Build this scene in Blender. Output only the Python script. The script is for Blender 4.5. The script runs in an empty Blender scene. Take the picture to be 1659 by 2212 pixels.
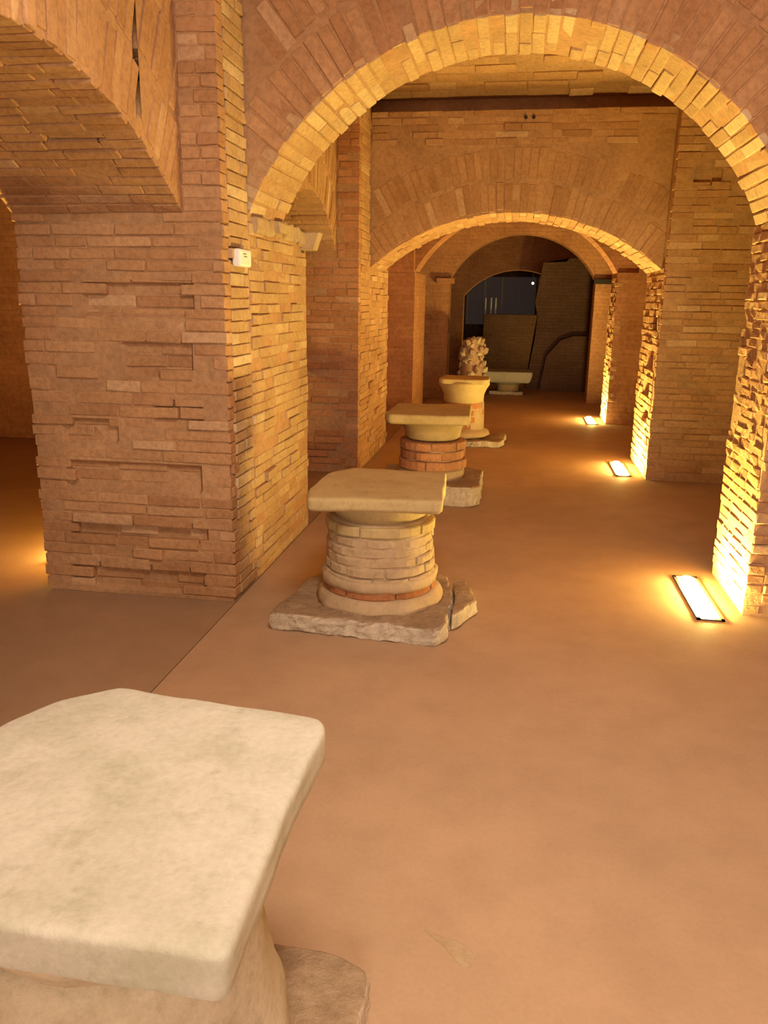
import bpy, bmesh, math, random
from mathutils import Vector, Matrix, noise
random.seed(7)
S = bpy.context.scene
COL = S.collection

# ------------------------------------------------------------------ camera
F = 1725.0; CX, CY = 829.5, 1106.0; EYE = 1.55
ax = Vector((290.5, 453.0, -1725.0)).normalized()
az = Vector((99.5, 6494.0, 1725.0)); az = (az - ax * ax.dot(az)).normalized()
axx = ax.cross(az)
RW = Matrix((axx, ax, az))                       # world = RW @ camera
cam = bpy.data.cameras.new('camera'); camo = bpy.data.objects.new('camera', cam); COL.objects.link(camo)
cam.sensor_fit = 'HORIZONTAL'; cam.sensor_width = 36.0; cam.lens = 36.0 * F / 1659.0
cam.clip_start = 0.05
camo.matrix_world = Matrix.Translation((0, 0, EYE)) @ RW.to_4x4()
S.camera = camo
def ray(x, y): return RW @ Vector((x - CX, -(y - CY), -F))
def onz(x, y, z=0.0):
    d = ray(x, y); t = (z - EYE) / d.z; return Vector((d.x * t, d.y * t, z))
def ony(x, y, Y):
    d = ray(x, y); t = Y / d.y; return Vector((d.x * t, Y, EYE + d.z * t))

# ------------------------------------------------------------------ world, large lights, exposure
w = bpy.data.worlds.new('world'); S.world = w; w.use_nodes = True
w.node_tree.nodes['Background'].inputs[0].default_value = (1.0, 0.6, 0.35, 1)
w.node_tree.nodes['Background'].inputs[1].default_value = 0.004
S.view_settings.view_transform = 'Standard'; S.view_settings.look = 'None'
S.view_settings.exposure = 0.0; S.view_settings.gamma = 1.0; S.view_settings.use_curve_mapping = False
def area(name, loc, target, sx, sy, power, col):
    l = bpy.data.lights.new(name, 'AREA'); l.shape = 'RECTANGLE'; l.size = sx; l.size_y = sy
    l.energy = power; l.color = col
    o = bpy.data.objects.new(name, l); COL.objects.link(o); o.location = loc
    o.rotation_euler = (Vector(target) - Vector(loc)).to_track_quat('-Z', 'Y').to_euler()
    return o
area('assumed_overhead_fill', (0.10, 1.2, 3.2), (0.0, 1.4, 0.0), 0.9, 0.9, 92, (1.0, 0.88, 0.68))  # unseen fill added above the front bay, assumed from shade under the slabs
area('rear_fill_light', (0.9, -3.3, 1.7), (-0.6, 3.7, 1.0), 1.6, 2.0, 195, (1.0, 0.90, 0.70))  # unseen fill added behind the viewpoint to brighten the pier front
LAMP = (1.0, 0.78, 0.21); LAMP_L = 740.0

# ------------------------------------------------------------------ materials
def mat(name): 
    m = bpy.data.materials.new(name); m.use_nodes = True
    nt = m.node_tree; b = nt.nodes['Principled BSDF']; b.inputs['Roughness'].default_value = 0.9
    b.inputs['Specular IOR Level'].default_value = 0.2
    return m, nt, b
def pos(nt):
    g = nt.nodes.new('ShaderNodeNewGeometry'); return g.outputs['Position']
def nz(nt, vec, scale, detail=4, rough=0.6):
    n = nt.nodes.new('ShaderNodeTexNoise'); n.inputs['Scale'].default_value = scale
    n.inputs['Detail'].default_value = detail; n.inputs['Roughness'].default_value = rough
    nt.links.new(vec, n.inputs['Vector']); return n.outputs['Fac']
def ramp(nt, fac, stops):
    r = nt.nodes.new('ShaderNodeValToRGB'); e = r.color_ramp.elements
    while len(e) < len(stops): e.new(0.5)
    for el, (p, c) in zip(e, stops): el.position = p; el.color = (*c, 1)
    nt.links.new(fac, r.inputs['Fac']); return r.outputs['Color']
def mix(nt, a, b, fac, mode='MIX'):
    m = nt.nodes.new('ShaderNodeMix'); m.data_type = 'RGBA'; m.blend_type = mode
    if isinstance(fac, float): m.inputs['Factor'].default_value = fac
    else: nt.links.new(fac, m.inputs['Factor'])
    for k, v in ((6, a), (7, b)):
        if isinstance(v, tuple): m.inputs[k].default_value = (*v, 1)
        else: nt.links.new(v, m.inputs[k])
    return m.outputs[2]
def bump(nt, b, h, strength, dist=0.01):
    n = nt.nodes.new('ShaderNodeBump'); n.inputs['Strength'].default_value = strength; n.inputs['Distance'].default_value = dist
    nt.links.new(h, n.inputs['Height']); nt.links.new(n.outputs['Normal'], b.inputs['Normal'])
def mth(nt, op, a, bb):
    m = nt.nodes.new('ShaderNodeMath'); m.operation = op
    for i, v in enumerate((a, bb)):
        if isinstance(v, (int, float)): m.inputs[i].default_value = v
        else: nt.links.new(v, m.inputs[i])
    return m.outputs[0]

BR = [(0.0, (0.44, 0.23, 0.115)), (0.25, (0.49, 0.27, 0.135)), (0.6, (0.52, 0.29, 0.15)), (0.9, (0.55, 0.32, 0.17)), (1.0, (0.63, 0.41, 0.25))]
def brick_mat(name, tint=(1, 1, 1), bs=0.5):
    m, nt, b = mat(name); p = pos(nt)
    oi = nt.nodes.new('ShaderNodeObjectInfo')
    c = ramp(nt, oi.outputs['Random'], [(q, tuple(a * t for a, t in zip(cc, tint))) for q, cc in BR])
    n1 = nz(nt, p, 3.0); n2 = nz(nt, p, 38.0, 5, 0.7)
    c = mix(nt, c, ramp(nt, n1, [(0.3, (0.80, 0.76, 0.72)), (0.7, (1.06, 1.04, 1.0))]), 1.0, 'MULTIPLY')
    c = mix(nt, c, ramp(nt, n2, [(0.25, (0.70, 0.66, 0.62)), (0.55, (1, 1, 1)), (0.8, (1.1, 1.1, 1.1))]), 1.0, 'MULTIPLY')
    nt.links.new(c, b.inputs['Base Color']); bump(nt, b, n2, bs, 0.012); return m
M_BRICK = brick_mat('brick')
M_BRICKR = brick_mat('brick_rough', (1.0, 1.0, 1.0), 1.0)
M_BRICKY = brick_mat('brick_lit_yellow', (1.04, 1.22, 1.32))  # yellower tint for lamp-lit faces, their glow put into the colour
M_BRICK2 = brick_mat('brick_shade_red', (1.0, 0.86, 0.82))  # redder copy for shaded faces, shade tone put into the colour
M_RED = brick_mat('brick_red', (0.80, 0.58, 0.46))
def mortar_mat(name, col, bs=0.6, sc=30):
    m, nt, b = mat(name); p = pos(nt); n1 = nz(nt, p, 2.5); n2 = nz(nt, p, sc, 6, 0.7)
    c = mix(nt, ramp(nt, n1, [(0.3, tuple(v * .78 for v in col)), (0.7, tuple(v * 1.1 for v in col))]),
            ramp(nt, n2, [(0.3, (0.72, 0.70, 0.67)), (0.6, (1, 1, 1))]), 1.0, 'MULTIPLY')
    nt.links.new(c, b.inputs['Base Color']); bump(nt, b, n2, bs, 0.012); return m
M_MORTAR = mortar_mat('lime_mortar', (0.51, 0.285, 0.148))
M_MORTARR = mortar_mat('rough_mortar', (0.53, 0.30, 0.155), 1.0, 22)
def far_brick(name, c1, c2, cm):
    m, nt, b = mat(name); g = nt.nodes.new('ShaderNodeNewGeometry')
    sx = nt.nodes.new('ShaderNodeSeparateXYZ'); nt.links.new(g.outputs['Position'], sx.inputs[0])
    sn = nt.nodes.new('ShaderNodeSeparateXYZ'); nt.links.new(g.outputs['True Normal'], sn.inputs[0])
    side = mth(nt, 'GREATER_THAN', mth(nt, 'ABSOLUTE', sn.outputs[0], 0), 0.6)
    u = mth(nt, 'ADD', mth(nt, 'MULTIPLY', sx.outputs[1], side), mth(nt, 'MULTIPLY', sx.outputs[0], mth(nt, 'SUBTRACT', 1, side)))
    cb = nt.nodes.new('ShaderNodeCombineXYZ'); nt.links.new(u, cb.inputs[0]); nt.links.new(sx.outputs[2], cb.inputs[1])
    t = nt.nodes.new('ShaderNodeTexBrick'); nt.links.new(cb.outputs[0], t.inputs['Vector'])
    t.inputs['Scale'].default_value = 1.0; t.inputs['Brick Width'].default_value = 0.25; t.inputs['Row Height'].default_value = 0.058
    t.inputs['Mortar Size'].default_value = 0.006; t.inputs['Mortar Smooth'].default_value = 0.4
    t.inputs['Color1'].default_value = (*c1, 1); t.inputs['Color2'].default_value = (*c2, 1); t.inputs['Mortar'].default_value = (*cm, 1)
    n1 = nz(nt, g.outputs['Position'], 2.0); n2 = nz(nt, g.outputs['Position'], 20, 5, .7)
    c = mix(nt, t.outputs['Color'], ramp(nt, n1, [(0.3, (0.75, 0.72, 0.7)), (0.7, (1.05, 1.05, 1.05))]), 1.0, 'MULTIPLY')
    c = mix(nt, c, ramp(nt, n2, [(0.3, (0.7, 0.68, 0.66)), (0.6, (1, 1, 1))]), 1.0, 'MULTIPLY')
    nt.links.new(c, b.inputs['Base Color'])
    bump(nt, b, mth(nt, 'SUBTRACT', n2, mth(nt, 'MULTIPLY', t.outputs['Fac'], 0.7)), 0.6, 0.015); return m
M_FAR = far_brick('far_brick', (0.46, 0.20, 0.105), (0.52, 0.24, 0.125), (0.46, 0.22, 0.115))
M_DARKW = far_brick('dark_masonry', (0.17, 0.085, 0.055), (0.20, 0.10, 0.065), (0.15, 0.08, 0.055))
def stone_mat(name, col, stain, sc=1.0):
    m, nt, b = mat(name); p = pos(nt)
    n1 = nz(nt, p, 5.0 * sc, 5, .65); n2 = nz(nt, p, 60, 5, .7); n3 = nz(nt, p, 14.0 * sc, 6, .7)
    c = ramp(nt, n1, [(0.32, stain), (0.52, col), (0.75, tuple(min(1, v * 1.08) for v in col))])
    c = mix(nt, c, ramp(nt, n3, [(0.30, (0.80, 0.80, 0.76)), (0.46, (1, 1, 1))]), 0.8, 'MULTIPLY')
    c = mix(nt, c, ramp(nt, n2, [(0.3, (0.88, 0.88, 0.86)), (0.6, (1, 1, 1))]), 1.0, 'MULTIPLY')
    nt.links.new(c, b.inputs['Base Color']); bump(nt, b, n3, 0.35, 0.012); return m
M_STONE = stone_mat('pale_limestone', (0.50, 0.45, 0.375), (0.42, 0.385, 0.295))
M_STONE2 = stone_mat('buff_limestone', (0.48, 0.345, 0.165), (0.42, 0.29, 0.135))
M_STONE3 = stone_mat('worn_stone', (0.50, 0.39, 0.27), (0.38, 0.29, 0.20), 1.6)
def dulled(name, side, top):
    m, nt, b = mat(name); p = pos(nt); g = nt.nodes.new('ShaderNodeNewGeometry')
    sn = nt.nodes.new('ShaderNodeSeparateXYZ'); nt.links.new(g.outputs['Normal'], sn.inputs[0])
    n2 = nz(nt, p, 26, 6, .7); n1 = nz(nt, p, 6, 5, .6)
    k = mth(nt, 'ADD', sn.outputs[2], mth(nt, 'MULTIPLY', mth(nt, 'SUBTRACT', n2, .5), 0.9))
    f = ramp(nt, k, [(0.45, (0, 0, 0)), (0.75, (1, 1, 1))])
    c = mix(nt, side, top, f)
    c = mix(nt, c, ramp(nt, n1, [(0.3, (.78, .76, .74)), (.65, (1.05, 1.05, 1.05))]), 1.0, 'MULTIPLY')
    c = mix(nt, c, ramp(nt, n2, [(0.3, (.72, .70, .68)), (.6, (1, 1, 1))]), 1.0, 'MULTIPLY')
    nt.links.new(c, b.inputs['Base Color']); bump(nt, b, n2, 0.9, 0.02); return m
M_PLINTH = dulled('rubble_plinth', (0.66, 0.54, 0.41), (0.40, 0.27, 0.165))  # tops dirt-brown, sides pale mortar, with front light and shade painted in
M_SHAFT = stone_mat('tan_shaft', (0.50, 0.40, 0.285), (0.40, 0.31, 0.20), 1.8)
M_RUBBLE = stone_mat('pink_rubble', (0.40, 0.25, 0.18), (0.28, 0.17, 0.12), 2.0)
M_PLASTER = stone_mat('render_coat', (0.46, 0.32, 0.19), (0.39, 0.26, 0.15), 1.4)
def floor_mat(name, col, k=1.0):
    m, nt, b = mat(name); p = pos(nt)
    n1 = nz(nt, p, 0.9, 5, .6); n2 = nz(nt, p, 70, 4, .7); n3 = nz(nt, p, 4.5, 6, .65)
    c = ramp(nt, n1, [(0.3, tuple(v * .86 for v in col)), (0.7, tuple(v * 1.08 for v in col))])
    c = mix(nt, c, ramp(nt, n3, [(0.35, (0.93, 0.92, 0.91)), (0.55, (1, 1, 1)), (.75, (1.03, 1.03, 1.04))]), 1.0, 'MULTIPLY')
    c = mix(nt, c, ramp(nt, n2, [(0.3, (0.93, 0.93, 0.93)), (0.6, (1, 1, 1))]), 1.0, 'MULTIPLY')
    nt.links.new(c, b.inputs['Base Color']); b.inputs['Roughness'].default_value = 0.75
    bump(nt, b, n2, 0.12, 0.004); return m
M_FLOOR = floor_mat('screed', (0.46, 0.295, 0.18)); M_FLOOR2 = floor_mat('screed_shaded', (0.345, 0.217, 0.13))  # left floor darker, shade partly put into its colour
def plain(name, col, rough=0.6, metal=0.0):
    m, nt, b = mat(name); p = pos(nt); n = nz(nt, p, 25)
    nt.links.new(mix(nt, tuple(v * .9 for v in col), col, n), b.inputs['Base Color'])
    b.inputs['Roughness'].default_value = rough; b.inputs['Metallic'].default_value = metal; return m
M_WHITE = plain('white_plastic', (0.86, 0.84, 0.82), 0.5); M_GREY = plain('grey_print', (0.22, 0.18, 0.15))
M_METAL = plain('dark_steel', (0.16, 0.13, 0.10), 0.45, 0.8); M_PALE = plain('pale_cloth', (0.55, 0.52, 0.5))
M_BLACK = plain('near_black', (0.03, 0.022, 0.018))  # near-black colour of the joint bed, impost ledge and hole plugs
def emit(name, col, s):
    m = bpy.data.materials.new(name); m.use_nodes = True; nt = m.node_tree; nt.nodes.clear()
    e = nt.nodes.new('ShaderNodeEmission'); e.inputs[0].default_value = (*col, 1); e.inputs[1].default_value = s
    o = nt.nodes.new('ShaderNodeOutputMaterial'); nt.links.new(e.outputs[0], o.inputs[0]); return m
M_LENS = emit('lamp_lens', LAMP, LAMP_L)
M_LENS_DIM = emit('lamp_lens_dim', LAMP, LAMP_L * 0.25)
M_SPOT = emit('white_spot', (1, .85, .72), 3.0)
def glass_mat():
    m, nt, b = mat('dusty_glass'); b.inputs['Emission Color'].default_value = (0.9, 0.62, 0.52, 1); b.inputs['Emission Strength'].default_value = 0.02
    b.inputs['Base Color'].default_value = (0.10, 0.062, 0.05, 1)
    b.inputs['Roughness'].default_value = 0.7; b.inputs['Specular IOR Level'].default_value = 0.15; return m
M_GLASS = glass_mat()

# ------------------------------------------------------------------ helpers
def obj(name, me, parent=None, m=None, smooth=False):
    o = bpy.data.objects.new(name, me); COL.objects.link(o)
    if m and not me.materials: me.materials.append(m)
    if parent: o.parent = parent
    if smooth:
        for p in me.polygons: p.use_smooth = True
    return o
def tag(o, label, cat, group=None, kind=None):
    if label: o['label'] = label
    if cat: o['category'] = cat
    if group: o['group'] = group
    if kind: o['kind'] = kind
    return o
def empty(name, loc=(0, 0, 0), rz=0):
    o = bpy.data.objects.new(name, None); COL.objects.link(o); o.location = loc; o.rotation_euler.z = rz
    o.empty_display_size = 0.1; return o
def frombm(name, bm):
    me = bpy.data.meshes.new(name); bmesh.ops.recalc_face_normals(bm, faces=bm.faces); bm.to_mesh(me); bm.free(); return me
def bx(bm, x0, x1, y0, y1, z0, z1):
    v = [bm.verts.new(p) for p in ((x0,y0,z0),(x1,y0,z0),(x1,y1,z0),(x0,y1,z0),(x0,y0,z1),(x1,y0,z1),(x1,y1,z1),(x0,y1,z1))]
    for f in ((0,3,2,1),(4,5,6,7),(0,1,5,4),(1,2,6,5),(2,3,7,6),(3,0,4,7)): bm.faces.new([v[i] for i in f])
def struct(name, boxes, m, label, cat='wall'):
    bm = bmesh.new()
    for b in boxes: bx(bm, *b)
    return tag(obj(name, frombm(name, bm), None, m), label, cat, kind='structure')

# brick meshes, true size, shared ------------------------------------------------
LEN = [0.07, 0.11, 0.15, 0.19, 0.24, 0.29]; BH, BD = 0.049, 0.08
def brick_mesh(L, k, rough, m):
    bm = bmesh.new(); bmesh.ops.create_cube(bm, size=1.0)
    for v in bm.verts: v.co = Vector((v.co.x * L, v.co.y * BD, v.co.z * BH))
    bmesh.ops.bevel(bm, geom=list(bm.edges), offset=0.004 + 0.006 * rough, segments=1, profile=0.5, affect='EDGES')
    r = random.Random(k * 77 + int(L * 1000))
    j = 0.0018 + 0.007 * rough
    for v in bm.verts: v.co += Vector((r.uniform(-j, j), r.uniform(-j, j), r.uniform(-j, j)))
    me = frombm('brick', bm); me.materials.append(m); return me
SETS = {}
def bset(rough, m):
    key = (rough, m.name)
    if key not in SETS: SETS[key] = [[brick_mesh(L, k, rough, m) for k in range(5)] for L in LEN]
    return SETS[key]
NB = [0]
def put_brick(parent, center, ex, ez, n, L, h=BH, proud=0.0, m=None, rough=0.0, d=BD, name='brick'):
    """brick with its outer face at center (a point of the wall face), ex along its length, ez across, n outwards"""
    ex = Vector(ex).normalized(); n = Vector(n).normalized(); ez = Vector(ez).normalized()
    ey = ez.cross(ex)
    if ey.dot(n) > 0: ex = -ex; ey = -ey
    S_ = bset(rough, m or M_BRICK); i = min(range(len(LEN)), key=lambda q: abs(LEN[q] - L))
    o = bpy.data.objects.new(name, random.choice(S_[i])); COL.objects.link(o)
    c = Vector(center) + n * (proud - d / 2)
    mx = Matrix.Identity(4)
    sx, sy, sz = L / LEN[i], d / BD, h / BH
    t = random.gauss(0, 0.006 + rough * 0.03)
    ex2 = (ex + ez * t + n * random.gauss(0, 0.012 + rough * 0.05)).normalized(); ez2 = (ez - ex2 * ex2.dot(ez)).normalized(); ey2 = ez2.cross(ex2)
    for a in range(3): mx[a][0] = ex2[a] * sx; mx[a][1] = ey2[a] * sy; mx[a][2] = ez2[a] * sz; mx[a][3] = c[a]
    o.parent = parent
    o.matrix_local = mx
    NB[0] += 1; return o
def course_lengths(W, r, lmin=0.10, lmax=0.28, gap=0.007):
    out = []; s = r.uniform(-0.12, 0.0)
    first = True
    while s < W - 0.02:
        L = r.uniform(lmin, lmax); a = max(s, 0.0); e = min(s + L, W)
        if W - e < 0.06: e = W
        if e - a > 0.045: out.append((a, e - a))
        s = e + gap
    return out
def brick_face(parent, o, u, n, W, z0, z1, seed, m=None, rough=0.0, pitch=0.058, sd=0.004, rag=(0, 0), skip=None, depthf=None, lmin=.10, lmax=.28):
    """courses of single bricks on a vertical face: origin o (z ignored), u along it, n outwards"""
    r = random.Random(seed); z = z0; o = Vector(o); u = Vector(u)
    while z + pitch * 0.5 < z1:
        ph = pitch * r.uniform(0.9, 1.12); h = min(ph, z1 - z) - 0.005
        for a, L in course_lengths(W, r, lmin, lmax):
            if a < 0.001 and rag[0]: d = r.uniform(0, rag[0]); a += d - rag[0] * .4; L -= d - rag[0] * .4
            if a + L > W - 0.001 and rag[1]: L += r.uniform(-rag[1], rag[1] * .5)
            c = o + u * (a + L / 2); c.z = z + ph / 2
            if skip and skip(c, L): continue
            pr = r.gauss(0, sd) + (depthf(c) if depthf else 0)
            put_brick(parent, c, u, (0, 0, 1), n, L, h * r.uniform(.92, 1.03), pr, m, rough)
        z += ph
def pt(axis, s, t, z): return Vector((s, t, z)) if axis == 'x' else Vector((t, s, z))
class Arch:
    """segmental arch in the plane of `axis` (x or y); t is the coordinate across the wall"""
    def __init__(A, axis, c, hw, spring, rise):
        A.axis, A.c, A.hw, A.sp = axis, c, hw, spring
        A.R = (hw * hw + rise * rise) / (2 * rise); A.zc = spring + rise - A.R
        A.half = math.asin(min(1, hw / A.R)) if rise <= hw else math.pi - math.asin(hw / A.R)
    def at(A, th, r, t): return pt(A.axis, A.c + r * math.sin(th), t, A.zc + r * math.cos(th))
    def core(A, name, t0, t1, s0, s1, top, m, off=0.0, parent=None, cut=None):
        bm = bmesh.new(); N = 48; cols = []
        R = A.R + off
        ss = [A.c + R * math.sin(-A.half + 2 * A.half * i / N) for i in range(N + 1)]
        prof = [(s, A.zc + math.sqrt(max(0, R * R - (s - A.c) ** 2))) for s in ss]
        if s0 < prof[0][0] - 1e-4: prof.insert(0, (s0, prof[0][1]))
        if s1 > prof[-1][0] + 1e-4: prof.append((s1, prof[-1][1]))
        for s, z in prof:
            cols.append([bm.verts.new(pt(A.axis, s, t, zz)) for t in (t0, t1) for zz in (z, top)])
        for i, (a, b) in enumerate(zip(cols, cols[1:])):
            if cut and cut[0] < (prof[i][0] + prof[i+1][0]) / 2 < cut[1]: continue
            for q in ((0, 1), (2, 3), (0, 2), (1, 3)):
                bm.faces.new((a[q[0]], a[q[1]], b[q[1]], b[q[0]]))
        for e in (cols[0], cols[-1]): bm.faces.new((e[0], e[1], e[3], e[2]))
        return obj(name, frombm(name, bm), parent, m)
    def soffit(A, parent, t0, t1, seed, tang=0.065, n=2, m=None, rough=0, keep=None, sd=0.004):
        r = random.Random(seed); k = max(2, int(A.R * 2 * A.half / tang)); d = 2 * A.half / k
        for i in range(k):
            th = -A.half + d * (i + .5)
            cuts = [0] + sorted((j + r.uniform(-.18, .18) + (0.25 if i % 2 else -0.05)) / n for j in range(1, n)) + [1]
            for a, b in zip(cuts, cuts[1:]):
                L = (b - a) * (t1 - t0) - 0.008
                p = A.at(th, A.R, t0 + (a + b) / 2 * (t1 - t0))
                if keep and not keep(p): continue
                rad = (A.at(th, 1, 0) - A.at(th, 0, 0)); tan = (A.at(th + .01, 1, 0) - A.at(th - .01, 1, 0))
                put_brick(parent, p, pt(A.axis, 0, 1, 0), tan, -rad, L, A.R * d - 0.008, r.gauss(0, sd), m, rough)
    def rings(A, parent, t, nrm, specs, seed, tang=0.065, m=None, keep=None, sd=0.003):
        r = random.Random(seed)
        for r0, ln in specs:
            Rm = A.R + r0 + ln / 2; k = max(2, int((A.R + r0) * 2 * A.half / tang)); d = 2 * A.half / k
            for i in range(-14, k + 14):
                th = -A.half + d * (i + .5); L = ln * r.uniform(.86, 1.0) - .01
                p = A.at(th, Rm + r.uniform(-.015, .015), t)
                if keep and not keep(p, L): continue
                if (i < 0 or i >= k) and not keep: continue
                rad = (A.at(th, 1, 0) - A.at(th, 0, 0)); tan = (A.at(th + .01, 1, 0) - A.at(th - .01, 1, 0))
                put_brick(parent, p, rad, tan, nrm, L, (A.R + r0) * d * 1.04 - 0.006, r.gauss(0, sd), m)

XL, XR = -1.38, 1.23; XC = (XL + XR) / 2; HW = (XR - XL) / 2
XAL = -1.57          # face of the left arcade wall
XPL = -2.45          # left end of the left piers
TOP = 3.3
G = 0.005            # mortar recess

# ------------------------------------------------------------------ floor, ceiling, outer walls
struct('floor', [(XL, 2.7, -3.6, 21, -0.1, 0)], M_FLOOR, 'smooth beige screed floor of the vaulted passage', 'floor')
struct('floor_aisle', [(-5.7, XL - 0.006, -3.6, 21, -0.1, -0.001)], M_FLOOR2, 'darker dusty screed floor left of the joint line, shade put into its colour', 'floor')
struct('floor_subbase', [(-5.7, 2.7, -3.6, 21, -0.16, -0.1)], M_BLACK, 'dark bed under the screed seen in the joint', 'floor')
struct('wall_back', [(-5.7, 2.7, -3.7, -3.6, 0, 3.9)], M_FAR, 'brick end wall behind the viewpoint')
struct('wall_left', [(-5.8, -5.7, -3.7, 21, 0, 3.9)], M_FAR, 'outer brick wall of the left aisle')
struct('wall_right', [(2.5, 2.7, -3.6, 21, 0, 3.9)], M_FAR, 'outer brick wall behind the right piers')
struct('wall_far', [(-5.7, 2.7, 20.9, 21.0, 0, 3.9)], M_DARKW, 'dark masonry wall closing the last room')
struct('wall_aisle_end', [(-5.7, XPL - 0.02, 8.1, 8.4, 0, 3.9)], M_FAR, 'shadowed brick wall closing the left aisle')
struct('ceiling', [(-5.7, 2.5, -3.6, 4.3, TOP, TOP + .1), (-5.7, XAL - .3, 4.3, 8.1, TOP, TOP + .1), (-5.7, 2.5, 8.0, 21, TOP, TOP + .1), (-5.7, 2.5, 4.3, 8.1, 3.86, 3.95)], M_FAR, 'brick ceiling of the passage', 'ceiling')

# ------------------------------------------------------------------ near left pier (bay one)
RECT = [(180, 610, 416, 680), (262, 742, 412, 820), (330, 868, 440, 930), (145, 995, 436, 1066), (152, 1118, 446, 1172), (150, 1210, 446, 1282), (130, 905, 250, 960)]
def pit(x, z):
    for i, (a, b, c, d) in enumerate(RECT):
        p = ony(a, b, 3.77); q = ony(c, d, 3.77)
        if p.x < x < q.x and q.z < z < p.z: return -0.032
    return 0.0
pil = struct('wall_pilaster_left', [(XPL + .03, XL - .03, 3.77 + .06, 4.13, 0, TOP)], M_MORTAR, 'broad weathered brick pier face with patches of missing brick beside the near column stub', 'pier')
def mortar_grid(parent, W0, W1, y, z0, z1, fn, m, nx, nzz, hard=True):
    bm = bmesh.new(); g = []
    for j in range(nzz + 1):
        row = []
        for i in range(nx + 1):
            x = W0 + (W1 - W0) * i / nx; z = z0 + (z1 - z0) * j / nzz
            row.append(bm.verts.new((x, y + G - fn(x, z) + 0.004 * noise.noise(Vector((x * 9, z * 9, y))), z)))
        g.append(row)
    for a, b in zip(g, g[1:]):
        for i in range(nx): bm.faces.new((a[i], a[i + 1], b[i + 1], b[i]))
    return obj('mortar_bed', frombm('mortar_bed', bm), parent, m)
mortar_grid(pil, XPL + .012, XL - .012, 3.77, 0, TOP, pit, M_MORTAR, 50, 150)
bm = bmesh.new(); bx(bm, XL - .06, XL - .014, 3.785, 4.13, 0, TOP); bx(bm, XPL + .014, XPL + .06, 3.785, 4.13, 0, TOP)
obj('mortar_bed', frombm('mortar_bed', bm), pil, M_MORTAR)
brick_face(pil, (XPL, 3.77, 0), (1, 0, 0), (0, -1, 0), XL - XPL, 0.02, 1.93, 11, sd=.005, rag=(.02, .008), depthf=lambda c: pit(c.x, c.z), lmin=.15, lmax=.34)
brick_face(pil, (XAL, 3.77, 0), (1, 0, 0), (0, -1, 0), XL - XAL, 1.935, 2.95, 12, sd=.005, lmin=.12, lmax=.2)
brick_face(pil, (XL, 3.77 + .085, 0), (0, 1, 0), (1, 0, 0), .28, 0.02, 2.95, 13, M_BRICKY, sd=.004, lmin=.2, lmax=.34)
# footing strip along its base
jam = struct('wall_pier_left', [(XPL, XL - G, 4.13, 5.3, 0, 1.98), (XPL, XAL - .02, 4.13, 5.3, 1.98, TOP)], M_MORTAR, 'brick jamb glowing yellow beside the near column stub with a white box on it', 'pier')
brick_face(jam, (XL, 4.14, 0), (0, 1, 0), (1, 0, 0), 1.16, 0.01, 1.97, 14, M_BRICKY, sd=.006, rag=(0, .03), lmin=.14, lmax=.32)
# near transverse arch
A1 = Arch('x', XC, HW, 1.96, 0.86)
arch1 = tag(A1.core('wall_arch_near', 4.15 + G, 4.76 - G, XAL - .3, XR + .3, TOP, M_MORTAR, G), 'wide yellow-lit brick arch spanning the passage by the near column stub', 'arch', kind='structure')
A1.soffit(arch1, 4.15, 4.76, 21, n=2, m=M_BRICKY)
A1.rings(arch1, 4.15, (0, -1, 0), [(0.0, .27), (.28, .27), (.56, .25)], 22, keep=lambda p, L: XL + .04 < p.x < XR + .04 and p.z < 3.12 and (p.z > 1.98))
# impost stubs where the arch meets the left jamb
ri = random.Random(77); yy = 4.18
while yy < 5.22:
    L = ri.uniform(.10, .24)
    put_brick(jam, (XL, yy + L / 2, 1.925 + ri.uniform(-.015, .015)), (0, 1, 0), (0, 0, 1), (1, 0, 0), L, ri.uniform(.07, .10), ri.uniform(.012, .04), M_PLASTER, 0.6)
    yy += L + ri.uniform(.0, .03)
# near left arcade arch towards the viewer
AL1 = Arch('y', 2.52, 1.25, 1.93, 0.43)
arc1 = tag(AL1.core('wall_arcade_left', XPL, XAL - G, 1.27, 3.78, TOP, M_MORTAR, G, cut=(3.355, 3.395)), 'striated brick arcade wall with a dark vertical crack beside the pier', 'arcade', kind='structure')
AL1.soffit(arc1, XPL, XAL, 31, tang=.058, n=4, keep=lambda p: p.y > 2.25)
def crackskip(p, L): return p.y > 2.2 and p.y < 3.75 and p.z < 3.02 and not (abs(p.y - 3.375) < .03)
AL1.rings(arc1, XAL, (1, 0, 0), [(0.0, .29), (.30, .29), (.60, .25)], 32, tang=.06, keep=lambda p, L: crackskip(p, L))
# pier behind the viewpoint that carries the other end
struct('wall_pier_left_back', [(XPL, XL, -0.3, 1.26, 0, 1.93), (XPL, XAL, -0.3, 1.26, 1.93, TOP), (XPL, XAL, -3.6, -0.3, 2.4, TOP)], M_FAR, 'brick pier behind the viewpoint on the left', 'pier')

# near right pier
jr = struct('wall_pier_right', [(XR + .003, 2.5, 4.10 + .012, 4.80 - .012, 0, 1.97), (XR + .3, 2.5, 4.1 + .02, 4.78, 1.97, TOP)], M_MORTARR, 'rough brick jamb blazing white above the near floor light', 'pier')
brick_face(jr, (XR, 4.10, 0), (0, 1, 0), (-1, 0, 0), .70, 0.01, .72, 41, M_BRICKR, 0.12, sd=.002, rag=(.03, .03), lmin=.07, lmax=.22, pitch=.055)
brick_face(jr, (XR, 4.10, 0), (0, 1, 0), (-1, 0, 0), .70, 0.72, 1.99, 43, M_BRICKR, 0.28, sd=.005, rag=(.05, .04), lmin=.05, lmax=.18, pitch=.05)
brick_face(jr, (XR + .085, 4.10, 0), (1, 0, 0), (0, -1, 0), .42, 0.01, 1.95, 42, M_BRICK, 0.2, sd=.006)

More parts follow.
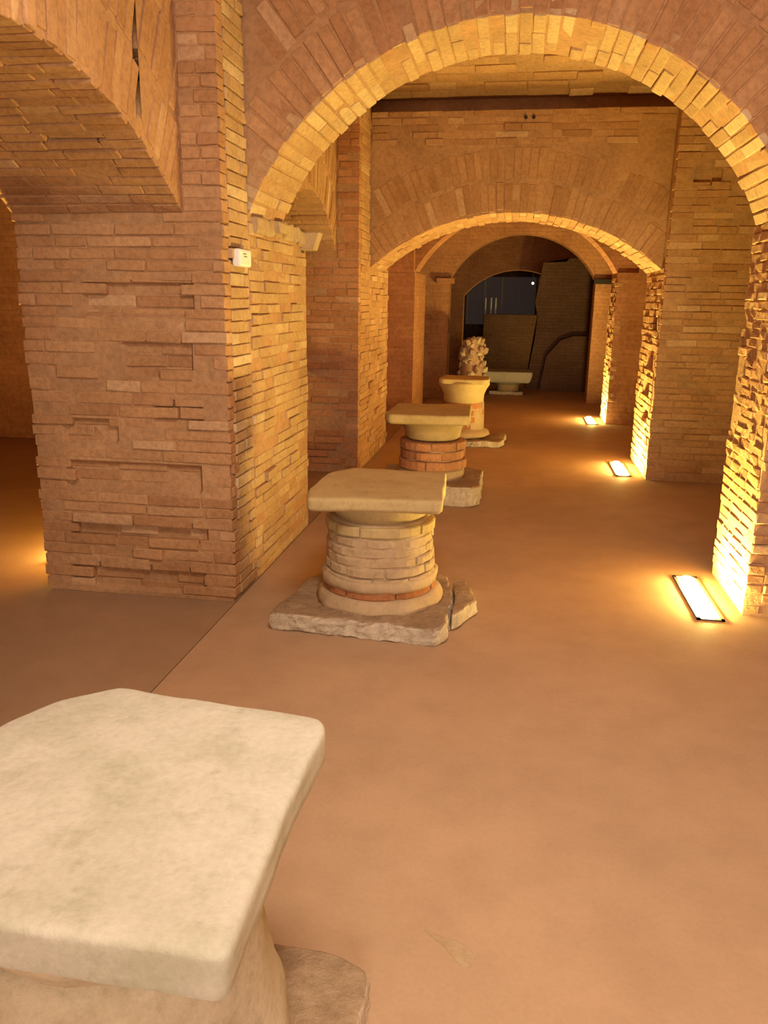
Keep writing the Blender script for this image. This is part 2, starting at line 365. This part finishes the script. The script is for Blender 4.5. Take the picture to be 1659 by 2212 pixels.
# ------------------------------------------------------------------ bay two
pil2 = struct('wall_pilaster_left_second', [(XPL + .03, XL - G, 7.1 + G, 7.63, 0, TOP)], M_MORTAR, 'shadowed brick pier front behind the near pier', 'pier')
brick_face(pil2, (-2.05, 7.1, 0), (1, 0, 0), (0, -1, 0), XL + 2.05, 0.02, 1.9, 51, M_BRICK2, sd=.008, lmin=.12, lmax=.3)
brick_face(pil2, (XAL, 7.1, 0), (1, 0, 0), (0, -1, 0), XL - XAL, 1.9, 3.1, 52, M_BRICK2, lmin=.12, lmax=.2)
brick_face(pil2, (XL, 7.185, 0), (0, 1, 0), (1, 0, 0), .44, 0.02, 3.1, 53, lmin=.2, lmax=.44)
jam2 = struct('wall_pier_left_second', [(XPL, XL - G, 7.63, 8.75, 0, 1.86), (XPL, XAL, 7.63, 8.75, 1.86, TOP)], M_MORTAR, 'yellow-lit brick jamb with broken brickwork near its foot, behind the second stub', 'pier')
brick_face(jam2, (XL, 7.63, 0), (0, 1, 0), (1, 0, 0), 1.12, 0.01, 1.85, 54, sd=.006, lmin=.14, lmax=.32,
           skip=lambda c, L: 0.18 < c.z < 1.0 and noise.noise(Vector((c.y * 3.1, c.z * 4.3, 7))) > 0.28)
A2 = Arch('x', XC, HW, 1.84, 0.48)
arch2 = tag(A2.core('wall_arch_second', 7.65 + G, 8.50 - G, XAL - .3, XR + .3, 3.16, M_MORTAR, G), 'low segmental brick arch with a fan of upright bricks above it', 'arch', kind='structure')
A2.soffit(arch2, 7.65, 8.50, 61, n=3)
A2.rings(arch2, 7.65, (0, -1, 0), [(0.0, .27), (.28, .27)], 62, keep=lambda p, L: XL + .04 < p.x < XR - .02 and p.z < 2.86 and p.z > 1.86)
brick_face(arch2, (XL, 7.65, 0), (1, 0, 0), (0, -1, 0), XR - XL, 2.88, 3.16, 63, sd=.008, lmin=.14, lmax=.34)
AL2 = Arch('y', 6.2, 0.90, 1.90, 0.44)
arc2 = tag(AL2.core('wall_arcade_left_second', XPL, XAL - G, 5.3, 7.11, TOP, M_MORTAR, G), 'brick arcade wall glimpsed beyond the near pier', 'arcade', kind='structure')
AL2.soffit(arc2, XPL, XAL, 71, tang=.06, n=3, keep=lambda p: p.y > 5.7)
AL2.rings(arc2, XAL, (1, 0, 0), [(0.0, .29), (.30, .29), (.60, .25)], 72, tang=.06, keep=lambda p, L: 5.7 < p.y < 7.06 and p.z < 3.0)
jr2 = struct('wall_pier_right_second', [(XR + .05, 2.5, 7.64, 8.48, 0, 1.85), (XR + .008, XR + .06, 8.0, 8.46, 0, 1.85), (XR + .008, XR + .06, 7.64, 8.0, 1.52, 1.85), (XR + .008, XR + .06, 7.64, 8.0, 1.14, 1.32), (XR + .008, XR + .06, 7.64, 8.0, .85, .96), (XR + .008, XR + .06, 7.64, 8.0, .61, .71), (XR + .008, XR + .06, 7.64, 8.0, 0, .49), (XR + G, 2.5, 7.42 + G, 7.64, 0, 2.51), (XR + G, 1.375, 7.42 + G, 7.64, 2.51, 2.635), (1.60, 2.5, 7.42 + G, 7.64, 2.51, 2.635), (XR + G, 2.5, 7.42 + G, 7.64, 2.635, 3.2), (1.375, 1.60, 7.46, 7.64, 2.51, 2.635), (XR + .3, 2.5, 7.64, 8.48, 1.85, 3.2)], M_MORTARR, 'tall brick pier with a small dark niche and a patchy floodlit jamb', 'pier')
def niche(c, L):
    return 1.375 < c.x + L * .4 and c.x - L * .4 < 1.60 and 2.515 < c.z < 2.63
brick_face(jr2, (XR, 7.42, 0), (1, 0, 0), (0, -1, 0), .78, 0.02, 3.15, 81, sd=.007, rag=(.01, 0), skip=niche, lmin=.14, lmax=.32)
def holes2(c, L):
    return any(abs(c.z - z) < dz and y0 < c.y < y1 for z, dz, y0, y1 in ((1.42, .10, 7.66, 7.98), (1.05, .09, 7.66, 7.98), (.78, .07, 7.66, 7.98), (.55, .06, 7.66, 7.98)))
brick_face(jr2, (XR, 7.51, 0), (0, 1, 0), (-1, 0, 0), .96, 0.01, 1.86, 82, M_BRICKR, 0.2, sd=.003, rag=(.04, .03), skip=holes2, lmin=.08, lmax=.24)
# vault over bay two
def vault():
    bm = bmesh.new(); rows = []
    prof = [(7.66, 3.16), (7.92, 3.165), (7.92, 3.31)]
    for i in range(17):
        t = i / 16; y = 7.80 - 3.2 * t; prof.append((y, 3.31 + 0.34 * math.sin(math.pi * min(1, t * 1.0))))
    for y, z in prof: rows.append([bm.verts.new((x, y, z)) for x in (XAL - .35, XR + .6)])
    for a, b in zip(rows, rows[1:]): bm.faces.new((a[0], a[1], b[1], b[0]))
    return tag(obj('ceiling_vault', frombm('ceiling_vault', bm), None, M_MORTAR), 'shallow brick vault glimpsed under the crown of the near arch', 'ceiling', kind='structure')
v2 = vault(); rr = random.Random(5); k = 0
t = 0.012
while t < 0.62:
    y = 7.80 - 3.2 * t; z = 3.31 + .34 * math.sin(math.pi * t); tan = Vector((0, -3.2, .34 * math.pi * math.cos(math.pi * t))).normalized(); nn = Vector((0, tan.z, -tan.y))
    if nn.z > 0: nn = -nn
    for a, L in course_lengths(2.5, rr, .2, .36):
        if rr.random() < .06: continue
        put_brick(v2, (XL + .06 + a + L / 2, y, z), (1, 0, 0), tan, nn, L, .105, rr.gauss(.006, .008))
    t += .115 / 3.3

# ------------------------------------------------------------------ bay three and beyond (brick too small to tell apart)
struct('wall_pier_left_third', [(XPL, XL, 11.0, 12.3, 0, 1.92), (XPL, XAL, 11.0, 12.3, 1.92, TOP), (XAL - .3, XL, 10.86, 11.1, 1.92, TOP)], M_FAR, 'narrow orange-lit brick jamb behind the third stub', 'pier')
struct('wall_pier_right_third', [(XR, 2.5, 10.9, 11.6, 0, 1.93), (XR + .25, 2.5, 10.9, 11.6, 1.93, TOP)], M_FAR, 'far brick pier whose edge is lit by the farthest floor light', 'pier')
rj = bpy.data.objects['wall_pier_right_third']
brick_face(rj, (XR - .004, 10.9, 0), (0, 1, 0), (-1, 0, 0), .70, 0.01, 1.9, 91, M_BRICKR, 0.2, sd=.004, rag=(.03, .03))
A3 = Arch('x', XC, HW, 1.93, 0.76)
tag(A3.core('wall_arch_third', 11.0, 11.5, XAL - .3, XR + .3, TOP, M_FAR), 'third round brick arch with a thin lit edge', 'arch', kind='structure')
struct('wall_arcade_left_third', [(XPL, XAL, 8.75, 11.0, 2.2, TOP), (XPL, XAL - .2, 8.75, 11.0, 0, 2.2)], M_FAR, 'shadowed brick wall between the second and third left piers')
A4 = Arch('x', .03, 1.13, 1.90, 0.68)
tag(A4.core('wall_arch_fourth', 13.2, 13.6, -5.7, 2.5, TOP, M_FAR), 'dark reddish arch face opening to the unlit far room', 'arch', kind='structure')
struct('wall_fourth', [(-5.7, .03 - 1.13, 13.2, 13.6, 0, 1.9), (.03 + 1.13, 2.5, 13.2, 13.6, 0, 1.9)], M_FAR, 'brick jambs of the opening to the unlit far room')
struct('trim_1', [(1.13, 1.52, 13.12, 13.25, 1.84, 1.91)], M_BLACK, 'dark impost ledge on the right of the far opening', 'impost')
struct('trim_2', [(-1.30, -1.02, 13.10, 13.25, 1.82, 1.9)], M_FAR, 'small stone impost left of the far opening', 'impost')
# broken masonry mass in the far room
def rough_wall(name, outline, y0, y1, m, label):
    bm = bmesh.new()
    f = [bm.verts.new((x, y0, z)) for x, z in outline]; b = [bm.verts.new((x, y1, z)) for x, z in outline]
    bm.faces.new(f); bm.faces.new(b[::-1]); n = len(f)
    for i in range(n): bm.faces.new((f[i], f[(i + 1) % n], b[(i + 1) % n], b[i]))
    bmesh.ops.triangulate(bm, faces=[q for q in bm.faces if len(q.verts) > 4])
    return tag(obj(name, frombm(name, bm), None, m), label, 'wall', kind='structure')
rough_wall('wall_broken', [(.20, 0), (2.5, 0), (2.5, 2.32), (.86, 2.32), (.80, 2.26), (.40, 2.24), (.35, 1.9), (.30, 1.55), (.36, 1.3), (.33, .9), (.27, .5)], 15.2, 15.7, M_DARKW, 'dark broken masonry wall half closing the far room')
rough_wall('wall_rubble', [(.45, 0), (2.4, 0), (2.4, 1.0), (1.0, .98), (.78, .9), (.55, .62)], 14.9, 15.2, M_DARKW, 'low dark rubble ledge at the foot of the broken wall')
A5 = Arch('x', -.02, 1.10, 1.66, 0.52)
tag(A5.core('wall_arch_fifth', 17.0, 17.4, -5.7, 2.5, TOP, M_FAR), 'last low arch traced by a thin line of light', 'arch', kind='structure')
struct('wall_fifth', [(-5.7, -1.12, 17.0, 17.4, 0, 1.66), (1.08, 2.5, 17.0, 17.4, 0, 1.66)], M_FAR, 'jambs of the last low arch')
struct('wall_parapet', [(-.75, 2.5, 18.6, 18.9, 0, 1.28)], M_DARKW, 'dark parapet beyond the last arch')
wn = struct('window_1', [(-1.3, .9, 20.80, 20.86, 1.0, 2.15)], M_GLASS, 'dark dusty glazing at the far end', 'window')
for i in range(6):
    bm = bmesh.new(); x = -1.25 + i * .42; bx(bm, x - .02, x + .02, 20.77, 20.80, 1.0, 2.15); obj('mullion', frombm('mullion', bm), wn, M_METAL)

# ------------------------------------------------------------------ floor lights
def uplight(x, y, label, lens=M_LENS, ln=.62):
    r = empty('floor_light', (x, y, 0))
    bm = bmesh.new(); wx, wy = .068, ln / 2 + .03
    for b in ((-wx, -wx + .018, -wy, wy), (wx - .018, wx, -wy, wy), (-wx, wx, -wy, -wy + .02), (-wx, wx, wy - .02, wy)): bx(bm, *b, 0.0, .008)
    obj('frame', frombm('frame', bm), r, M_METAL)
    bm = bmesh.new(); n = 10
    a = [(.046 * math.copysign(abs(math.cos(q)) ** .5, math.cos(q)), (ln / 2) * math.copysign(abs(math.sin(q)) ** .5, math.sin(q))) for q in [math.pi * 2 * i / 28 for i in range(28)]]
    lo = [bm.verts.new((p[0], p[1], 0.0005)) for p in a]; hi = [bm.verts.new((p[0] * .8, p[1] * .97, .022)) for p in a]
    bm.faces.new(hi)
    for i in range(28): bm.faces.new((lo[i], lo[(i + 1) % 28], hi[(i + 1) % 28], hi[i]))
    o = obj('lens', frombm('lens', bm), r, lens); o['label'] = 'glowing glass lens'
    return tag(r, label, 'floor light', 'floor lights along the piers')
uplight(1.055, 4.34, 'long glowing floor light at the foot of the rough near jamb')
uplight(1.055, 7.86, 'glowing floor light at the foot of the jamb with patchy holes')
uplight(1.055, 11.15, 'farthest small glowing floor light by the third right pier')
uplight(-2.62, 4.5, 'assumed floor light hidden behind the broad weathered pier', M_LENS)  # unseen lamp, assumed from the glow on the aisle floor
uplight(.86, 17.2, 'assumed dim floor light hidden behind the broken dark wall', M_LENS_DIM)  # unseen lamp added to light the last arch, assumed from its bright edge

# ------------------------------------------------------------------ column stubs
def dens(poly, step, close=True):
    out = []; n = len(poly)
    for i in range(n):
        a, b = Vector(poly[i]), Vector(poly[(i + 1) % n]); k = max(1, int((b - a).length / step))
        for j in range(k): out.append(a + (b - a) * j / k)
    return out
def slab_mesh(name, poly, z0, z1, bev=.015, rough=.004, seed=0, under=None, step=.02, edge_noise=.006, smooth_n=1, chip=.0015):
    """irregular stone slab: rounded rim rings closing to the middle above and below"""
    bm = bmesh.new(); P = dens(poly, step); n = len(P)
    c = sum((p for p in P), Vector((0, 0))) / n
    sm = P
    for _ in range(smooth_n): sm = [(sm[i - 1] + sm[i] * 2 + sm[(i + 1) % n]) / 4 for i in range(n)]
    P = sm
    def ring(ins, z, k=1.0, zn=0.0):
        vs = []
        for p in P:
            d = (p - c); L = d.length; q = c + d * max(0, (L - ins) / L) * k
            q3 = Vector((q.x * 7 + seed, q.y * 7, z * 9))
            e = noise.noise(q3) * edge_noise + (noise.noise(q3 * 4.1) + .6 * noise.noise(q3 * 9.0)) * chip; q = q + d.normalized() * e * (k if k > .5 else 0)
            zz = z + rough * noise.noise(Vector((q.x * 6, q.y * 6, seed + 3))) + zn * noise.noise(Vector((q.x * 18, q.y * 18, seed)))
            vs.append(bm.verts.new((q.x, q.y, zz)))
        return vs
    R = [ring(bev * 1.2, z0)] + [ring(0, z0 + bev + (z1 - z0 - 2 * bev) * q / 4) for q in range(5)] + [ring(bev * .35, z1 - bev * .3), ring(bev * 1.1, z1)]
    R += [ring(bev * 1.1, z1, k, .002) for k in (.9, .75, .6, .45, .3, .15, .05)]
    for a, b in zip(R, R[1:]):
        for i in range(n): bm.faces.new((a[i], a[(i + 1) % n], b[(i + 1) % n], b[i]))
    bm.faces.new(R[0][::-1]); bm.faces.new(R[-1])
    bmesh.ops.triangulate(bm, faces=[R_ for R_ in bm.faces if len(R_.verts) > 4])
    return frombm(name, bm)
def lathe(name, prof, seg=40, wob=.006, seed=0, cx=0, cy=0, sq=None):
    bm = bmesh.new(); rows = []
    for r, z in prof:
        row = []
        for i in range(seg):
            a = 2 * math.pi * i / seg; q = Vector((math.cos(a) * 2.2, math.sin(a) * 2.2, z * 8 + seed)); rr = r + noise.noise(q) * wob + noise.noise(q * 3.3) * wob * .5
            row.append(bm.verts.new((cx + math.cos(a) * rr, cy + math.sin(a) * rr, z)))
        rows.append(row)
    for a, b in zip(rows, rows[1:]):
        for i in range(seg): bm.faces.new((a[i], a[(i + 1) % seg], b[(i + 1) % seg], b[i]))
    bm.faces.new(rows[0][::-1]); bm.faces.new(rows[-1]); return frombm(name, bm)
def ring_bricks(parent, r, z, h, k, seed, m, depth=.07, a0=0.0, gapf=.05, wob=.006, miss=0.0):
    rn = random.Random(seed); cuts = sorted(a0 + 2 * math.pi * (i + rn.uniform(-.22, .22)) / k for i in range(k)); cuts.append(cuts[0] + 2 * math.pi)
    for a, b in zip(cuts, cuts[1:]):
        if rn.random() < miss: continue
        g = .010 / r; a += g / 2; b -= g / 2; rr = r + rn.uniform(-wob, wob); bm = bmesh.new(); rows = []; n = 5
        bev = .008
        for i in range(n + 1):
            t = a + (b - a) * i / n; e = .006 if i in (0, n) else 0
            pr = [(rr - depth, z + .002), (rr - bev - e, z + .002), (rr - e, z + bev), (rr - e, z + h - bev), (rr - bev - e, z + h - .002), (rr - depth, z + h - .002)]
            rows.append([bm.verts.new((math.cos(t) * (q + rn.uniform(-.002, .002)), math.sin(t) * (q + rn.uniform(-.002, .002)), zz + rn.uniform(-.002, .002))) for q, zz in pr])
        for p, q in zip(rows, rows[1:]):
            for i in range(6): bm.faces.new((p[i], p[(i + 1) % 6], q[(i + 1) % 6], q[i]))
        bm.faces.new(rows[0]); bm.faces.new(rows[-1][::-1])
        obj('brick', frombm('brick', bm), parent, m)
GRP = 'column stubs along the passage'
def loc(poly, c): return [(x - c[0], y - c[1]) for x, y in poly]

# stub 2 (the one by the near arch)
c2 = (-.625, 3.82)
s2 = tag(empty('column_stub', (*c2, 0)), 'squat brick column stub with a chamfered buff stone slab beside the yellow-lit near jamb', 'column stub', GRP)
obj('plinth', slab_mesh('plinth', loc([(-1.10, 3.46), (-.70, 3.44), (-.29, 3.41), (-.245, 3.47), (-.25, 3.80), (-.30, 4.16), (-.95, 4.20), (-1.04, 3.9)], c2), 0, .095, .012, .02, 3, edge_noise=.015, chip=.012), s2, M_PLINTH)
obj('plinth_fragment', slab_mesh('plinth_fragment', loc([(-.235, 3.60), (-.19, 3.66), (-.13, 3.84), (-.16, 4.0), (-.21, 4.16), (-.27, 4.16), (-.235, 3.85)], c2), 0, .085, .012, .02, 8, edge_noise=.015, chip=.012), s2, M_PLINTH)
obj('base_mound', lathe('base_mound', [(.325, .085), (.318, .11), (.308, .135), (.296, .15), (.27, .155)], 48, .022, 2), s2, M_PLASTER, True)
obj('shaft_core', lathe('shaft_core', [(.262, .14), (.266, .30), (.258, .45), (.25, .515), (.2, .52)], 40, .008, 6), s2, M_PLASTER, True)
for i, (r, z, h, k, m) in enumerate([(.286, .150, .055, 8, M_RED), (.284, .208, .050, 8, M_PLASTER), (.279, .260, .048, 9, M_PLASTER), (.274, .310, .046, 8, M_PLASTER), (.270, .358, .046, 9, M_PLASTER), (.267, .406, .046, 8, M_PLASTER), (.276, .457, .054, 7, M_STONE2)]):
    ring_bricks(s2, r, z, h, k, 100 + i, m, a0=-1.9 + i * .35, wob=.004)
obj('mortar_skirt', lathe('mortar_skirt', [(.289, .190), (.293, .205), (.293, .235), (.28, .245)], 60, .014, 9), s2, M_PLASTER, True)
obj('capital', lathe('capital', [(.20, .50), (.222, .52), (.245, .55), (.262, .585), (.262, .605), (.25, .61)], 44, .006, 4), s2, M_STONE2, True)
obj('abacus', slab_mesh('abacus', loc([(-.84, 4.19), (-.33, 4.19), (-.29, 3.53), (-.86, 3.46), (-.905, 3.45), (-.95, 3.66), (-.94, 4.03)], c2), .603, .668, .012, .004, 5, edge_noise=.006), s2, M_STONE2, True)

# stub 1 (foreground)
c1 = (-.70, 1.21)
s1 = tag(empty('column_stub', (*c1, 0)), 'foreground column stub topped by a broad pale whitish stone slab', 'column stub', GRP)
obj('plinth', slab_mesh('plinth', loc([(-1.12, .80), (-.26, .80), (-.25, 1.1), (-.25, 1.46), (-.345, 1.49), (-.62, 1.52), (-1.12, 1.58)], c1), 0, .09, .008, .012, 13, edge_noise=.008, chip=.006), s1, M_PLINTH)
obj('shaft_core', lathe('shaft_core', [(.318, .08), (.325, .12), (.308, .16), (.295, .2), (.280, .3), (.268, .42), (.25, .46)], 44, .016, 12), s1, M_SHAFT, True)
obj('capital', lathe('capital', [(.225, .43), (.25, .46), (.285, .52), (.30, .56), (.29, .59)], 48, .008, 14), s1, M_STONE3, True)
obj('abacus', slab_mesh('abacus', loc([(-.876, 1.59), (-.70, 1.575), (-.373, 1.54), (-.357, 1.50), (-.364, 1.2), (-.352, .868), (-.69, .868), (-1.05, .90), (-1.09, 1.20), (-1.04, 1.40), (-.98, 1.51)], c1), .572, .665, .013, .004, 15, edge_noise=.008, step=.02), s1, M_STONE, True)

# stub 3
c3 = (-.63, 6.43)
s3 = tag(empty('column_stub', (*c3, 0)), 'column stub with a thick tan capital on rough brick, second behind the near arch', 'column stub', GRP)
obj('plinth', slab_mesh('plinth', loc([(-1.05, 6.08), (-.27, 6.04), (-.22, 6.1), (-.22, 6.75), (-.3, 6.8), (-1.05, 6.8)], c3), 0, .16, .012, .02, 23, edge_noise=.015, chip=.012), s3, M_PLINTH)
obj('shaft_core', lathe('shaft_core', [(.27, .14), (.255, .2), (.25, .4), (.24, .46)], 36, .012, 22), s3, M_PLASTER, True)
for i, (z, h, k, m) in enumerate([(.16, .08, 6, M_PLASTER), (.245, .075, 6, M_BRICK2), (.325, .07, 6, M_BRICK2), (.40, .07, 6, M_BRICK2)]):  # redder brick paints the slab's shade onto the shaft
    ring_bricks(s3, .272, z, h, k, 130 + i, m, a0=i * .5, wob=.012)
obj('capital', lathe('capital', [(.205, .475), (.222, .49), (.232, .54), (.245, .585), (.285, .612), (.315, .63), (.30, .64)], 44, .006, 24), s3, M_STONE2, True)
obj('abacus', slab_mesh('abacus', loc([(-.965, 6.74), (-.345, 6.80), (-.315, 6.1), (-.33, 6.07), (-.93, 6.02), (-.975, 6.1)], c3), .632, .708, .014, .004, 25, edge_noise=.006), s3, M_STONE2, True)

# stub 4
c4 = (-.54, 9.05)
s4 = tag(empty('column_stub', (*c4, 0)), 'small orange-lit column stub whose capital flares below its slab, on red brick', 'column stub', GRP)
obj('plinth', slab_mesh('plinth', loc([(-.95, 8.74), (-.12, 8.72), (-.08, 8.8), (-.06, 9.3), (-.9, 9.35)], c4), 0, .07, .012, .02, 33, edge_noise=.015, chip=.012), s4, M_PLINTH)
obj('base_lump', lathe('base_lump', [(.22, .07), (.30, .10), (.28, .14), (.2, .18)], 24, .03, 31), s4, M_PLASTER, True)
obj('shaft_core', lathe('shaft_core', [(.21, .06), (.205, .3), (.20, .47)], 32, .010, 32, cx=.02), s4, M_PLASTER, True)
for i in range(4): ring_bricks(s4, .222, .17 + i * .075, .07, 5, 140 + i, M_RED, a0=i * .5)
obj('capital', lathe('capital', [(.20, .455), (.225, .47), (.228, .55), (.25, .60), (.285, .66), (.28, .69)], 40, .005, 34, cx=-.01), s4, M_STONE2, True)
obj('abacus', slab_mesh('abacus', loc([(-.79, 9.30), (-.275, 9.28), (-.265, 8.85), (-.30, 8.80), (-.78, 8.78), (-.82, 8.85)], c4), .675, .73, .012, .004, 35, edge_noise=.006), s4, M_STONE2, True)

# stub 5
c5 = (-.11, 14.25)
s5 = tag(empty('column_stub', (*c5, 0)), 'lowest and farthest column stub, a thick pinkish block at the mouth of the unlit room', 'column stub', GRP)
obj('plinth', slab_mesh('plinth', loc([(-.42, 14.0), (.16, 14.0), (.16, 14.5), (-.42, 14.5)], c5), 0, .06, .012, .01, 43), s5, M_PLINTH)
obj('shaft', lathe('shaft', [(.2, .05), (.19, .12), (.21, .19)], 32, .012, 42), s5, M_PLASTER, True)
obj('capital', lathe('capital', [(.2, .17), (.26, .2), (.30, .23)], 32, .005, 44), s5, M_STONE, True)
bmn = slab_mesh('abacus', loc([(-.54, 14.55), (.33, 14.55), (.30, 13.92), (-.52, 13.92)], c5), .215, .40, .02, .004, 45)
for v in bmn.vertices:
    if v.co.z < .33: v.co.x *= 1 - (.33 - v.co.z) * .9
obj('abacus', bmn, s5, M_STONE, True)

# rubble stump
def rubble(c, h, r, label):
    o = empty('rubble_stump', (*c, 0)); rn = random.Random(9)
    obj('rubble_core', lathe('rubble_core', [(r * .95, 0), (r * .8, h * .3), (r * .85, h * .6), (r * .75, h * .9), (r * .4, h * .97)], 20, .03, 51), o, M_RUBBLE, True)
    for i in range(80):
        a = rn.uniform(0, 6.283); z = rn.uniform(.06, .97) * h; q = r * (.72 + .28 * rn.random()) * (1 if z < h * .85 else .75); s = rn.uniform(.04, .075)
        bm = bmesh.new(); bmesh.ops.create_icosphere(bm, subdivisions=1, radius=s)
        for v in bm.verts: v.co *= rn.uniform(.75, 1.2)
        e = obj('stone', frombm('stone', bm), o, M_RUBBLE if i % 3 else M_STONE3); e.location = (math.cos(a) * q, math.sin(a) * q, max(s, z)); e.rotation_euler = (rn.random(), rn.random(), rn.random() * 6)
    return tag(o, label, 'stump')
rubble((-.665, 12.75), 1.04, .2, 'pinkish stump of rubble stone standing behind the orange-lit column stub')

# ------------------------------------------------------------------ small fixtures
b = empty('wall_box', (XL + .0, 3.96, 1.74))
bm = bmesh.new(); bx(bm, 0.0, .045, -.085, .085, -.042, .042); bmesh.ops.bevel(bm, geom=list(bm.edges), offset=.012, segments=2, affect='EDGES', profile=.5)
obj('cover', frombm('cover', bm), b, M_WHITE)
bm = bmesh.new(); bx(bm, .0445, .0462, -.045, .0, .016, .021); bx(bm, .0445, .0462, -.035, .01, .004, .009); obj('print', frombm('print', bm), b, M_GREY)
tag(b, 'small white plastic box fixed to the yellow-lit jamb', 'wall box')
b = empty('tilted_block', (XL, 5.22, 1.90))
bm = bmesh.new(); bx(bm, -.02, .10, -.05, .05, -.05, .06)
for v in bm.verts: v.co.x += (v.co.z) * .35
bmesh.ops.bevel(bm, geom=list(bm.edges), offset=.006, segments=1, affect='EDGES', profile=.5)
obj('block', frombm('block', bm), b, M_PLASTER)
bm = bmesh.new(); bx(bm, -.03, .0, -.03, .03, -.065, -.045); obj('bracket', frombm('bracket', bm), b, M_METAL)
tag(b, 'slanted corbel block jutting from the far edge of the near impost', 'corbel')
p = ony(1151, 612, 18.7)
sl = empty('spot_lamp', (p.x, 18.7, p.z))
bm = bmesh.new(); bmesh.ops.create_icosphere(bm, subdivisions=2, radius=.03); obj('bulb', frombm('bulb', bm), sl, M_SPOT, True)
bm = bmesh.new(); bx(bm, -.006, .006, -.006, .006, .028, TOP - p.z + .01); obj('cord', frombm('cord', bm), sl, M_METAL)
tag(sl, 'tiny white lamp shining in the last room', 'lamp')
for px, lb in ((1049, 'pale upright rod on the far parapet, nearest the last arch jamb'), (1061, 'pale upright rod between two others on the far parapet'), (1071, 'pale upright rod on the far parapet, nearest the tiny white lamp')):
    p = ony(px, 655, 18.75); bm = bmesh.new()
    bmesh.ops.create_cone(bm, segments=10, radius1=.022, radius2=.018, depth=.36, cap_ends=True)
    o = obj('pale_rod', frombm('pale_rod', bm), None, M_PALE); o.location = (p.x, 18.75, 1.28 + .18)
    tag(o, lb, 'rod', 'rods on the far parapet')
# black plugs painting the shade of putlog holes in the second arch wall, pale scuff on the floor
for x in (-.026, .042):
    bm = bmesh.new(); bmesh.ops.create_cone(bm, segments=10, radius1=.016, radius2=.014, depth=.02, cap_ends=True, matrix=Matrix.Rotation(math.pi / 2, 4, 'X'))
    o = obj('dark_plug', frombm('dark_plug', bm), arch2, M_BLACK); o.location = (x, 7.642, 3.098)
o = obj('plaster_smear', slab_mesh('plaster_smear', [(-.16, 1.70), (-.11, 1.675), (-.06, 1.67), (-.005, 1.625), (-.01, 1.595), (-.05, 1.59), (-.075, 1.63), (-.11, 1.66)], -.004, .0015, .001, .001, 61, edge_noise=.004, chip=.004), bpy.data.objects['floor'], M_PLASTER)
print('BRICKS', NB[0])
